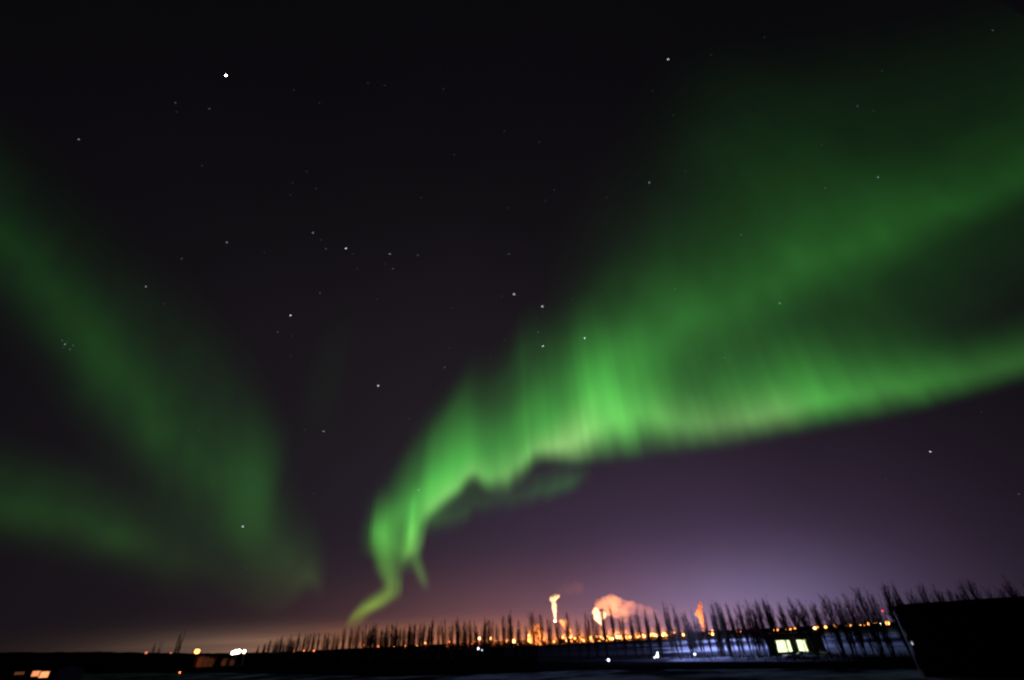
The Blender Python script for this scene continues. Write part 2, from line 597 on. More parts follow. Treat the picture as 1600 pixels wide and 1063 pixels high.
snow_near = snow_material('old_snow', (0.02, 0.02, 0.02), (0.42, 0.42, 0.44), 0.045, 0.50)
snow_far = snow_material('field_snow', (0.02, 0.02, 0.022), (0.30, 0.31, 0.34), 0.012, 0.44, (azel(880, 1000)[0], azel(1060, 1000)[0]))
fx = [-300, -100, 60, 200, 330, 460, 600, 760, 900, 1100, 1300, 1500, 1700, 1900]
fy = [1062, 1056, 1053, 1052, 1051, 1054, 1058, 1054, 1048, 1046, 1045, 1045, 1045, 1045]
sheet('snow_lawn', [gp(x, y) for x, y in zip(fx, fy)], [gp(x, 1200 + (200 if x > 700 else 0)) for x in fx], 0.012, snow_near)
fx = [840, 920, 1000, 1060, 1120, 1200, 1300, 1400, 1500, 1650]
hy = lambda x: 1000.5 - (x - 800) * 0.049
sheet('snow_field', [gp(x, hy(x) + 8.0) for x in fx], [gp(x, 1034) for x in fx], 0.008, snow_far)

# hills: a low dark rise at the left and along the far horizon
bm = bmesh.new()
prof = [(-500, 1026), (-200, 1022), (0, 1019.5), (90, 1019), (150, 1018.5), (230, 1020), (300, 1021), (400, 1020), (520, 1016.5), (600, 1013), (700, 1010)]
n = 160
rng = random.Random(4)
ring = []
for i in range(n + 1):
    x = -500 + 1180 * i / n
    y = np.interp(x, [p[0] for p in prof], [p[1] for p in prof]) + rng.uniform(-0.5, 0.5)
    p = at(x, y, 2600)
    q = at(x, y, 2450)
    r = at(x, y, 2900)
    ring.append([bm.verts.new((q.x, q.y, -1)), bm.verts.new((p.x, p.y, max(0.2, p.z))), bm.verts.new((r.x, r.y, -1))])
for i in range(n):
    for k in range(2):
        bm.faces.new((ring[i][k], ring[i][k + 1], ring[i + 1][k + 1], ring[i + 1][k]))
tag(link('hills', bm, M['soil'], smooth=True), kind='structure')


# ------------------------------------------------------------------ stars
def star(x, y, mag, label, group=None):
    d = 52000.0
    v = direction(x, y)
    px = {1: 0.65, 2: 0.70, 3: 0.75, 4: 0.85, 5: 1.35}[mag]
    bm = bmesh.new()
    ball(bm, (0, 0, 0), d / FPX * px * math.cos(math.atan(math.hypot(x - 800, y - 531.5) / FPX)), 2, (1.45, 0.9, 0.9))
    key = 'star%d' % mag
    if key not in G:
        c, st = {1: ((0.6, 0.65, 0.9), 0.07), 2: ((0.55, 0.65, 1.0), 0.18), 3: ((0.66, 0.73, 1.0), 0.55),
                 4: ((0.84, 0.88, 1.0), 1.4), 5: ((1.0, 0.97, 0.95), 12.0)}[mag]
        G[key] = glow('starlight_%s' % {1: 'dimmest', 2: 'dim', 3: 'middling', 4: 'bright', 5: 'brilliant'}[mag], c, st)
    o = link('star', bm, G[key])
    o.location = Vector((0, 0, CAM_H)) + v * d
    o.rotation_euler = (0, R(-14), 0)
    tag(o, label, 'star', group)


for x, y, m, lab in [
    (353, 118, 5, 'brightest white star high in the dark upper left sky'),
    (123, 218, 3, 'lone grey star nearest the left edge of the upper sky'),
    (540.5, 388.5, 4, 'bright white star beside a loose knot of faint ones'),
    (489, 364, 3, 'bluish star at the upper left of the loose knot of faint ones'),
    (454, 493, 4, 'bright bluish-white star between the two auroras, left of centre'),
    (609, 397, 3, 'medium white star right of the loose knot of faint ones'),
    (354.5, 379, 3, 'medium star above the left aurora band, level with the loose knot'),
    (228, 448, 3, 'medium star just above the slope of the left aurora band'),
    (591, 603, 4, 'bright white star in the dark gap left of the bright arc'),
    (505.6, 674, 3, 'medium star low in the dark gap between the two auroras'),
    (379.4, 823, 4, 'bright star seen through the lower end of the left aurora band'),
    (654, 766, 3, 'star shining through the bright green curl of the aurora'),
    (1044, 93, 4, 'bright bluish star high in the sky right of centre'),
    (1014.5, 285.5, 3, 'medium star above the left tip of the wide green band'),
    (803, 460, 4, 'upper left star of a bent line of four above the arc'),
    (847.4, 479, 4, 'second star of the bent line of four above the arc'),
    (848.4, 541, 4, 'lowest star of the bent line of four above the arc'),
    (913.6, 528.5, 4, 'star at the right of the bent line of four, inside the green'),
    (1218.4, 474, 3, 'pale star in the dim gap between the two right-hand green bands'),
    (1372, 277, 3, 'pale star inside the wide green band near the right edge'),
    (1453.5, 706, 4, 'bright star alone in the purple sky under the right end of the arc'),
    (1592, 772, 2, 'dim star at the right edge low in the purple sky'),
    (1551, 47.5, 2, 'dim star in the top right corner of the sky'),
]: star(x, y, m, lab)
for x, y, m in [(97, 532, 2), (101.5, 538, 3), (99, 543, 1), (109, 546, 2), (114, 540, 2), (105, 534, 1)]:
    star(x, y, m, 'tiny star of the tight cluster shining through the left aurora band', 'tight little star cluster')
for x, y, m in [(502, 375, 1), (509, 389, 2), (551, 397, 1), (558, 420, 1), (413, 395, 1), (614, 420, 2), (602, 413, 1), (653, 399, 2),
                (500, 458, 2), (434, 519, 2), (456, 525, 1), (455, 556, 1), (590, 468, 1)]:
    star(x, y, m, 'faint star among the loose scatter left of the picture centre', 'faint stars left of centre')
for x, y, m in [(274, 160.7, 2), (327, 170, 2), (276, 175, 1), (315.6, 259, 1), (601, 133.6, 1), (693, 139, 1), (575, 130, 1), (499, 161, 1),
                (459, 141, 1), (457, 286, 1), (454, 305, 1), (658, 309, 1), (494, 295, 1), (479, 268, 1), (710, 242, 1), (788, 205, 1),
                (284, 404.5, 2), (257, 475, 1)]:
    star(x, y, m, 'faint pin-prick star in the black upper left sky', 'faint stars of the upper left sky')
for x, y, m in [(1111, 86, 1), (1020, 142, 1), (1052, 180, 1), (866, 297, 1), (852, 314, 1), (948, 309, 1), (1071, 267, 1), (793, 325, 1),
                (843, 222.5, 1), (1194.6, 58.5, 1), (1340, 166, 2), (1365, 173, 1), (1378, 111, 1), (1284, 227, 1), (1289.5, 294, 2),
                (1158, 367.5, 2), (1054.5, 452, 2), (894, 467.6, 1), (841, 519, 2), (838, 497, 1), (841, 576, 1), (1188, 542, 1),
                (1132.5, 559, 2), (1094, 559, 1), (795, 397, 2), (695, 574, 2), (702, 544, 1), (705, 481, 1), (784, 463, 1), (788, 531, 1),
                (767, 559, 1), (1288, 458, 1)]:
    star(x, y, m, 'faint pin-prick star in the sky around the right-hand green bands', 'faint stars right of centre')
for x, y, m in [(476, 671.5, 1), (384, 888, 1), (490, 771.5, 1), (311, 673, 1), (639, 655, 1), (1534, 644, 1), (1384, 749, 1), (777, 943, 1), (701, 875, 1)]:
    star(x, y, m, 'faint low star between or under the aurora bands', 'faint low stars')


# ------------------------------------------------------------------ lamps
def spot_light(name, loc, target, power, col, size=1.0, cone=90, parent=None):
    ld = bpy.data.lights.new(name, 'SPOT')
    ld.energy = power
    ld.color = col
    ld.spot_size = R(cone)
    ld.spot_blend = 0.8
    ld.shadow_soft_size = size
    o = bpy.data.objects.new(name, ld)
    COL.objects.link(o)
    o.location = loc
    o.rotation_euler = (Vector(target) - Vector(loc)).to_track_quat('-Z', 'Y').to_euler()
    return o


def point_light(name, loc, power, col, size=0.5):
    ld = bpy.data.lights.new(name, 'POINT')
    ld.energy = power
    ld.color = col
    ld.shadow_soft_size = size
    o = bpy.data.objects.new(name, ld)
    COL.objects.link(o)
    o.location = loc
    return o


POLE = None
LAMP_PROTO = {}


def lamp_post(x, y, dist, kind, px, label, group=None, cat='lamp post', name='lamp_post'):
    """Pole with an arm and a glowing head seen at (x, y); px = radius of the glow in picture pixels."""
    p = at(x, y, dist)
    h = max(1.0, p.z)
    root = empty(name, (p.x, p.y, 0))
    tag(root, label, cat, group)
    r = px * dist * 0.0011
    bm = bmesh.new()
    pr = min(0.16, 0.02 + dist * 0.00012)
    back = Vector((p.x, p.y, 0)).normalized() * (r + 0.4)
    tube(bm, [back + Vector((0, 0, 0)), back + Vector((0, 0, h * 0.9)), back + Vector((0, 0, h + r * 0.9)),
              back * 0.5 + Vector((0, 0, h + r * 1.1))], [pr, pr * 0.8, pr * 0.7, pr * 0.6], 6)
    tube(bm, [back, back + Vector((0, 0, 0.4))], [pr * 1.8, pr * 1.8], 8)
    link('pole', bm, M['dark_steel'], root)
    bm = bmesh.new()
    ball(bm, (0, 0, h), r, 2, (1.0, 1.0, 0.88))
    lm = link('lamp', bm, G[kind], root, smooth=True)
    bm = bmesh.new()
    ball(bm, (0, 0, h + r * 0.86), r * 0.55, 2, (1, 1, 0.3))
    link('lamp_hood', bm, M['dark_steel'], lm)
    return root


YD = 900.0
yard = [(844, 1005.6, 'amber', 2.0), (849.5, 998.5, 'orange', 1.3), (858.5, 1003.5, 'amber', 1.5), (866, 1002, 'amber', 1.4), (873.5, 1002, 'orange', 1.2),
        (879.5, 995.5, 'amber', 1.7), (881, 992, 'orange', 1.4), (890.6, 994.8, 'cream', 2.6), (898, 997, 'amber', 1.5), (893, 1001.5, 'orange', 1.3), (903, 1001, 'orange', 1.2),
        (906, 995.6, 'amber', 1.4), (909, 998.5, 'amber', 1.4), (912, 1000.5, 'amber', 1.6), (918, 1000.5, 'orange', 1.2), (926, 1001.7, 'amber', 1.3),
        (932, 995, 'amber', 1.5), (936, 1000.7, 'cream', 1.9), (939, 995, 'amber', 1.5), (945.5, 988.5, 'cream', 1.7), (944, 997.5, 'cream', 2.3),
        (947.5, 1000.5, 'amber', 1.6), (953, 997, 'amber', 1.9), (957, 997.5, 'cream', 1.8), (961.5, 990, 'amber', 1.3), (964, 995, 'cream', 2.2),
        (969, 995, 'cream', 2.2), (972, 998, 'amber', 1.7), (966, 988.5, 'orange', 1.3), (978, 995, 'cream', 1.9), (975.5, 997.2, 'amber', 1.4),
        (984, 995, 'amber', 1.7), (988, 994.2, 'cream', 2.0), (991, 995, 'amber', 1.6), (996, 995, 'amber', 1.6), (999.5, 993.5, 'cream', 1.6),
        (1006.5, 994, 'cream', 1.8), (1011, 994, 'orange', 1.3), (1016, 992.7, 'cream', 1.8), (1019.5, 990, 'amber', 1.4), (1023, 992, 'cream', 1.8),
        (1026, 991, 'cream', 1.8), (1030, 993, 'amber', 1.5), (1036, 992, 'cream', 1.7), (1041, 992.3, 'amber', 1.5), (1046, 992, 'cream', 1.6), (1052.5, 993, 'orange', 1.2)]
rl = random.Random(5)
for i in range(46):  # random lamps added so the string glows without gaps
    x = rl.uniform(846, 1060)
    yard.append((x, 1001.5 - (x - 860) * 0.05 + rl.uniform(-5, 1.5), rl.choice(['orange', 'orange', 'amber', 'cream']), rl.uniform(0.8, 1.5)))
for x, y, k, r in yard:
    lamp_post(x, y + 0.6, YD + ((x * 7.3) % 60) - 30, k, r, 'orange lamp in the crowded bright string of refinery lights', 'refinery yard lamps')
for x, y, d, k, r, lab in [
    (308, 1018, 520, 'amber', 3.3, 'large blazing orange yard lamp glowing over the ground at far left'),
    (228.5, 1020, 900, 'dull', 1.6, 'dim orange lamp on the dark skyline left of the paired bare trees'),
    (267, 1020.5, 900, 'dull', 1.0, 'tiny pale lamp on the dark skyline between the paired bare trees'),
    (281, 1051, 330, 'orange', 1.0, 'tiny orange lamp low in the dark field at bottom left'),
    (585, 1009, 700, 'orange', 2.0, 'orange lamp left of a twin blob at the foot of the trees'),
    (591.5, 1010.2, 700, 'orange', 1.8, 'orange lamp right of a twin blob at the foot of the trees'),
    (616, 1010, 700, 'amber', 2.0, 'square amber lamp alone right of the twin orange blob'),
    (702, 1003, 850, 'orange', 1.8, 'dull orange lamp behind tree trunks, left of the paired lamps'),
    (741.6, 1003.4, 850, 'orange', 1.7, 'orange lamp directly above the low white lights'),
    (749, 997.6, 850, 'cream', 2.1, 'left round lamp of a matching pair standing over the treeline'),
    (766.6, 997.6, 850, 'cream', 2.1, 'right round lamp of a matching pair standing over the treeline'),
    (776, 1001.8, 850, 'orange', 1.5, 'small orange lamp just right of the matching pair'),
    (802, 1001.8, 850, 'cream', 2.8, 'wide bright amber lamp between the matching pair and the orange steam'),
    (809.7, 1007, 800, 'cream', 1.8, 'small amber lamp low beside the wide bright one'),
    (826.6, 992.8, 880, 'amber', 1.8, 'amber lamp at the left edge of the orange steam cloud'),
    (747, 1013.5, 480, 'white', 1.8, 'taller white light of the low pair in the dark field'),
    (752.6, 1016, 480, 'white', 1.2, 'lower white light of the low pair in the dark field'),
    (951.3, 1036, 195, 'white', 2.0, 'lone round white lamp low in front of the tree trunks'),
    (1088, 1033.5, 215, 'white', 1.6, 'low white lamp at the foot of the brightest blue-lit snow'),
    (1068, 992, 880, 'cream', 1.9, 'left cream lamp of a pair just right of the crowded string'),
    (1073.5, 992, 880, 'cream', 1.6, 'right cream lamp of a pair just right of the crowded string'),
    (1106.5, 990, 880, 'amber', 1.8, 'amber lamp at the foot of the tall orange steam tongue'),
    (1114, 991, 880, 'cream', 2.1, 'brightest lamp of the knot right of the orange steam tongue'),
    (1113.5, 985.5, 880, 'amber', 1.6, 'upper lamp of the knot right of the orange steam tongue'),
    (1121.5, 990, 880, 'amber', 1.5, 'rightmost lamp of the knot right of the orange steam tongue'),
    (1132, 988.5, 880, 'amber', 1.6, 'amber lamp by itself right of the knot of lamps'),
    (1145, 981.5, 880, 'dull', 1.0, 'faint green-tinged lamp among the tree crowns'),
    (1170, 982, 880, 'red', 1.2, 'red lamp among the tree crowns left of the lit workshop'),
    (1182.6, 985.7, 880, 'red', 1.2, 'lower red lamp among the tree crowns left of the lit workshop'),
    (1379.5, 954.6, 420, 'red', 1.3, 'red warning lamp high beside the corner of the dark barn'),
    (1386.6, 974, 620, 'amber', 2.5, 'large amber lamp touching the corner of the dark barn'),
]: lamp_post(x, y, d, k, r, lab)
for i in range(26):  # scattered lamps added to thicken the orange glow behind the trunks
    x = rl.uniform(560, 842)
    lamp_post(x, 1009.5 - (x - 600) * 0.027 + rl.uniform(-4, 1), 880, rl.choice(['dull', 'dull', 'orange', 'orange', 'amber']), rl.uniform(0.7, 1.2),
              'small dim orange lamp added to the glow through the tree trunks left of the steam', 'dim lamps added behind the trees left of the steam')
for x, y in [(459, 1018), (474, 1017), (482, 1016.9), (490, 1016.6), (509.5, 1015.6)]:
    lamp_post(x, y, 800, 'orange' if x in (474, 490) else 'dull', 1.3 if x in (474, 490) else 1.0,
              'bright orange dot in the short row at the left end of the windbreak' if x in (474, 490)
              else 'dull red dot in the short row at the left end of the windbreak', 'short row of small lamps at the left')
for x, y, k, r in [(1152, 987, 'dull', 1.2), (1157, 987, 'orange', 1.1), (1209.5, 984.5, 'amber', 1.8), (1214.5, 984, 'amber', 1.8), (1229, 983, 'orange', 1.6),
                   (1235.5, 983.3, 'amber', 1.4), (1242, 982, 'orange', 1.3), (1273, 981.7, 'cream', 1.7), (1277.5, 980, 'amber', 1.7),
                   (1290, 980, 'amber', 1.7), (1304.5, 978.7, 'amber', 1.9), (1321, 979.3, 'amber', 1.7), (1328, 977.5, 'cream', 1.7),
                   (1336, 978, 'cream', 1.7), (1343, 976.8, 'cream', 1.8), (1350, 976, 'amber', 1.5), (1356.5, 975, 'amber', 1.9),
                   (1368, 973.8, 'amber', 1.7), (1375, 975, 'greenish', 1.3)]:
    lamp_post(x, y, 700, k, r, 'amber street lamp in the line between the blue-lit snow and the dark barn', 'street lamps along the far road', 'street lamp', 'street_lamp')


def floodlight(x, y, dist, heads, kind, label, group=None, r=2.0):
    p = at(x, y, dist)
    root = empty('floodlight', (p.x, p.y, 0))
    tag(root, label, 'floodlight', group)
    h = max(1.2, p.z)
    u = dist * 0.0011
    bm = bmesh.new()
    tube(bm, [Vector((0, 1, 0)), Vector((0, 1, h))], [0.16, 0.1], 8)
    w = max(abs(q[0]) for q in heads) * u + 0.3
    box(bm, (0, 1, h - 0.2), (w * 2, 0.15, 0.15))
    link('mast', bm, M['dark_steel'], root)
    for (dx, dy, hr) in heads:
        bm = bmesh.new()
        ball(bm, (dx * u, 0, h - dy * u), hr * u, 2, (1, 0.6, 1))
        hd = link('lamp', bm, G[kind], root, smooth=True)
        bm = bmesh.new()
        box(bm, (dx * u, 0.75 + hr * u * 0.3, h - dy * u), (hr * u * 1.4, 0.5, hr * u * 1.4))
        link('housing', bm, M['dark_steel'], hd)
    return root


floodlight(369.5, 1019, 520, [(-5, 0.7, 2.2), (-0.8, 0, 2.7), (3.4, -0.6, 2.5)], 'blinding', 'blinding white floodlights in a row on the far left skyline')
floodlight(381.6, 1018.2, 520, [(0, 0, 2.1)], 'greenish', 'single greenish-white floodlight right of the blinding row')
floodlight(1028, 1031, 205, [(0, 0, 2.2), (-4.5, 1.6, 1.2), (1.2, -4, 1.3)], 'white', 'cluster of cold white lamps at the left end of the blue-lit snow')

SNOW_FILL = 2.1
# the yard lamp's own light, then unseen blue lights added to brighten the snow
q = at(312, 1013, 500)
spot_light('yard_lamp_light', q, at(326, 1031, 530), 15000, (1.0, 0.26, 0.05), 1.0, 75)
for x, d, h, p in [(1046, 205, 14, 9000), (1088, 212, 15, 14000), (1062, 290, 24, 26000), (1100, 330, 30, 60000), (1145, 300, 24, 26000),
                   (1085, 520, 44, 170000), (1150, 560, 40, 120000), (1215, 420, 30, 6000), (1330, 420, 28, 3500)]:
    g = ground(x, d)
    point_light('snow_fill_light', (g.x, g.y, h), p * SNOW_FILL, (0.36, 0.42, 1.0), 0.6)


# ------------------------------------------------------------------ steam
def steam_material(name, density, col=(0.95, 0.93, 0.9), noise=0.0, scale=0.1, thin_to=None):
    b = N(name)
    v = b.node('ShaderNodeVolumePrincipled')
    v.inputs['Color'].default_value = (*col, 1)
    v.inputs['Density'].default_value = density
    v.inputs['Anisotropy'].default_value = 0.0
    if noise:
        tc = b.node('ShaderNodeTexCoord')
        nz = b.node('ShaderNodeTexNoise')
        nz.inputs['Scale'].default_value = scale
        nz.inputs['Detail'].default_value = 3
        b.t.links.new(tc.outputs['Object'], nz.inputs['Vector'])
        rng_ = b.node('ShaderNodeMapRange')
        rng_.inputs[1].default_value = 0.35
        rng_.inputs[2].default_value = 0.65
        rng_.inputs[3].default_value = 0.0
        rng_.inputs[4].default_value = density * 1.6
        b.t.links.new(nz.outputs['Fac'], rng_.inputs[0])
        dn = rng_.outputs[0]
        if thin_to is not None:                     # the steam thins as it drifts away from its source
            sx = b.node('ShaderNodeSeparateXYZ')
            b.t.links.new(tc.outputs['Object'], sx.inputs[0])
            f = b.math('MAXIMUM', b.math('SUBTRACT', 1.0, b.math('DIVIDE', sx.outputs[0], thin_to)), 0.12)
            dn = b.math('MULTIPLY', dn, f)
        b.t.links.new(dn, v.inputs['Density'])
    b.t.links.new(v.outputs[0], b.out.inputs['Volume'])
    return b.m


def plume(puffs, dist, material, label, seed, voxel=0.8, extra=3):
    """Steam made of overlapping puffs fused into one volume: (x, y, radius in picture pixels)."""
    rg = random.Random(seed)
    base = at(puffs[0][0], puffs[0][1], dist)
    bm = bmesh.new()
    k = dist * 0.00112
    for i, (x, y, r) in enumerate(puffs):
        c = at(x, y, dist) - base
        ball(bm, c, r * k, 3)
        for _ in range(extra):
            d = Vector((rg.gauss(0, 1), rg.gauss(0, 1), rg.gauss(0, 1))).normalized()
            ball(bm, c + d * r * k * rg.uniform(0.5, 0.9), r * k * rg.uniform(0.35, 0.6), 2)
    o = link('steam_plume', bm, material)
    o.location = base
    tag(o, label, 'steam')
    m = o.modifiers.new('fuse', 'REMESH')
    m.mode = 'VOXEL'
    m.voxel_size = voxel
    return o


thick = steam_material('dense_steam', 0.55)
mid = steam_material('drifting_steam', 0.08, noise=1.0, scale=0.06)
thin = steam_material('thin_steam', 0.0010, noise=1.0, scale=0.03)
plume([(867.5, 967, 1.9), (867.2, 962, 2.6), (866.5, 956, 3.3), (866, 951, 3.8), (866, 946, 4.3), (865, 940, 4.0), (864, 935, 5.6), (868, 932.5, 4.5), (872, 931.5, 3.0)],
      YD, thick, 'tall white plume of steam standing on its own over a thin stack', 1, 0.7)
plume([(946, 986, 1.5), (944, 981, 2.0), (941, 976, 2.8), (938, 970, 4.2), (933, 965, 6.0), (931, 956, 5.8), (942, 961, 5.4), (940, 967, 4.5)],
      YD, thick, 'bright lower puffs of the big steam cloud, rising from a short stack', 2, 0.8)
plume([(936, 944, 8), (946, 942, 10), (956, 940, 12), (965, 946, 13), (975, 950, 12), (953, 952, 11), (964, 957, 9), (987, 950, 11), (1000, 953, 10), (1014, 956, 9), (1028, 960, 7), (975, 962, 10)],
      YD + 45, steam_material('broad_drifting_steam', 0.050, noise=1.0, scale=0.055, thin_to=85.0), 'broad salmon-coloured steam cloud drifting right behind the bright puffs', 3, 1.8)
plume([(868, 930, 5), (876, 924, 8), (888, 920, 11), (902, 918, 12)], YD + 30, thin, 'thin pink haze of steam trailing off the tall white plume', 8, 2.5)
plume([(838, 1000, 9), (834, 992, 9), (842, 991, 9), (838, 983, 8), (837, 978, 5.5), (845, 998, 6), (830, 999, 6)], YD + 20, mid, 'low rounded orange steam cloud left of the tall white plume', 4, 1.2)
plume([(892, 993, 3.5), (889, 987, 4.5), (885, 981, 4.5), (881, 975, 4.5), (877, 971.5, 3.5), (884, 970, 3)], YD + 15, mid, 'curved orange wisp of steam just right of the tall white plume', 5, 1.0)
plume([(1101, 985, 2.4), (1100, 978, 3.6), (1097, 971, 4.6), (1095, 963, 5.2), (1093, 956, 5.2), (1094, 948, 4.2), (1095.5, 942, 2.8), (1089, 960, 3)],
      YD, steam_material('orange_lit_steam', 0.30), 'tall narrow orange tongue of steam at the right end of the refinery', 6, 0.8)
plume([(956, 984, 2.2), (957, 980, 2.6), (960, 986, 3.2), (963, 988, 2.5)], YD, mid, 'small orange puff of steam right of the short stack', 7, 0.8)
plume([(977, 985, 2.3), (978, 987.5, 2.6), (977, 990, 2)], YD, mid, 'smallest orange puff of steam over the crowded lamps', 9, 0.8)
plume([(1029, 986, 2.6), (1030, 982, 2.2), (1033, 988, 2.6), (1026, 989, 2.6)], YD, mid, 'small orange puff of steam near the right end of the crowded lamps', 10, 0.8)
plume([(x, 996.5 - (x - 860) * 0.048, 5.5 + 2.0 * math.sin(x * 0.37)) for x in range(700, 1072, 7)], YD + 40,
      steam_material('glow_haze', 0.012, noise=1.0, scale=0.05), 'long low added haze standing in for the orange glow among the refinery lamps', 12, 2.2, extra=2)  # added haze, lit to stand in for the glow round the lamps
for x in range(715, 1066, 27):  # lights added inside the haze to make it glow orange
    q = at(x, 999 - (x - 860) * 0.048, YD + 22)
    point_light('yard_lamp_light', (q.x, q.y, 7.0), 110000 if x > 840 else 70000, (1.0, 0.25, 0.05), 1.5)
ORANGE = (1.0, 0.34, 0.10)
WARM = (1.0, 0.62, 0.34)
for x, y, dz, tx_, ty_, p, c, cone in [
        (862, 992, -45, 866, 948, 420000, WARM, 42), (876, 992, -30, 868, 945, 300000, WARM, 42),
        (925, 992, -45, 936, 962, 420000, WARM, 40), (955, 990, -45, 938, 964, 300000, WARM, 45),
        (960, 992, -40, 955, 948, 560000, (1.0, 0.34, 0.17), 90), (1000, 992, -40, 990, 950, 500000, (1.0, 0.34, 0.22), 100), (1040, 992, -20, 1018, 955, 260000, (1.0, 0.34, 0.26), 90),
        (832, 1001, -22, 838, 984, 420000, (1.0, 0.24, 0.04), 90), (848, 1001, -22, 838, 986, 300000, (1.0, 0.26, 0.05), 90),
        (884, 1000, -20, 885, 980, 800000, (1.0, 0.26, 0.05), 70),
        (1092, 992, -30, 1095, 962, 190000, (1.0, 0.22, 0.05), 60), (1106, 992, -30, 1097, 968, 120000, (1.0, 0.22, 0.05), 60),
        (962, 994, -20, 958, 982, 60000, ORANGE, 60), (981, 993, -18, 977, 986, 50000, ORANGE, 60), (1033, 993, -20, 1029, 984, 60000, ORANGE, 60)]:
    q = at(x, y, YD + dz)
    q.z = max(q.z, 2.0)
    spot_light('steam_fill_spot', q, at(tx_, ty_, YD + 5), p * 1.6, c, 1.5, cone)  # unseen spots added in front of the plumes to light the steam


# ------------------------------------------------------------------ refinery
def stack(x, ytop, dist, r, label, lit=False):
    p = at(x, ytop, dist)
    root = empty('stack', (p.x, p.y, 0))
    tag(root, label, 'stack', None)
    h = p.z
    bm = bmesh.new()
    tube(bm, [Vector((0, 0, 0)), Vector((0, 0, h * 0.5)), Vector((0, 0, h))], [r * 1.5, r * 1.1, r], 14)
    link('shaft', bm, M['dark_steel'], root)
    bm = bmesh.new()
    for k in (0.35, 0.65, 0.92):
        tube(bm, [Vector((0, 0, h * k)), Vector((0, 0, h * k + 0.5))], [r * 2.0, r * 2.0], 14)
    link('platform', bm, M['dark_steel'], root)
    if lit:
        bm = bmesh.new()
        ball(bm, (0, 0, h + r * 0.9), r * 1.7, 2, (1, 1, 1.1))
        link('flame', bm, G['flame'], root, smooth=True)
    return root


stack(867.5, 971.5, YD, 0.9, 'slender stack with a white glowing tip under the tall plume', True)
stack(946, 988, YD, 0.9, 'short stack under the big steam cloud')
stack(1101, 987, YD, 0.8, 'short stack at the foot of the orange steam tongue')
stack(893, 989, YD + 60, 1.0, 'stout stack behind the brightest round refinery lamp')


def column(x, ytop, dist, r, label):
    p = at(x, ytop, dist)
    root = empty('distillation_column', (p.x, p.y, 0))
    tag(root, label, 'tower', 'refinery columns')
    h = p.z
    bm = bmesh.new()
    tube(bm, [Vector((0, 0, 0)), Vector((0, 0, h - r)), Vector((0, 0, h - r * 0.3)), Vector((0, 0, h))], [r, r, r * 0.8, r * 0.2], 16)
    link('vessel', bm, M['tank'], root)
    bm = bmesh.new()
    tube(bm, [Vector((r + 0.5, 0, 0)), Vector((r + 0.5, 0, h)), Vector((0, 0, h + 0.6))], [0.25, 0.25, 0.25], 6)
    for k in np.arange(4, h - 1, 5):
        tube(bm, [Vector((0, 0, k)), Vector((0, 0, k + 0.25))], [r + 0.9, r + 0.9], 12)
    link('walkway', bm, M['dark_steel'], root)


for i, (x, y, r) in enumerate([(905, 986, 1.5), (913, 990, 1.2), (951, 984, 1.8), (970, 986, 1.4), (1013, 984, 1.5), (1038, 985, 1.8)]):
    column(x, y, YD + 40 + i * 9, r, 'dark process column standing among the crowded refinery lamps')


def tank(x, y, dist, rpx):
    p = at(x, y, dist)
    root = empty('storage_tank', (p.x, p.y, 0))
    tag(root, 'squat round storage tank behind the refinery lamps', 'tank', 'refinery storage tanks')
    r = rpx * dist * 0.0011
    bm = bmesh.new()
    tube(bm, [Vector((0, 0, 0)), Vector((0, 0, p.z))], [r, r], 28)
    link('wall', bm, M['tank'], root)
    bm = bmesh.new()
    tube(bm, [Vector((0, 0, p.z + 0.003)), Vector((0, 0, p.z + r * 0.15))], [r * 1.02, r * 0.1], 28)
    link('roof', bm, M['tank'], root)


for x, y, r in [(860, 999, 7), (922, 997, 8), (985, 991, 6), (1004, 990, 6), (1048, 989, 5)]:
    tank(x, y, YD + 90, r)
root = empty('pipe_rack', at(975, 1000, YD + 15))
root.location.z = 0
tag(root, 'long low pipe rack running through the refinery lamps', 'pipe rack')
bm = bmesh.new()
for i in range(15):
    for s in (-2, 2):
        tube(bm, [Vector((-70 + i * 10, s, 0)), Vector((-70 + i * 10, s, 8))], [0.2, 0.2], 6)
    box(bm, (-70 + i * 10, 0, 7.3), (0.3, 4.6, 0.3))
link('support', bm, M['dark_steel'], root)
bm = bmesh.new()
for k in range(5):
    tube(bm, [Vector((-74, -1.6 + k * 0.8, 7.75)), Vector((74, -1.6 + k * 0.8, 7.75))], [0.28, 0.28], 8)
link('pipe', bm, M['tank'], root)

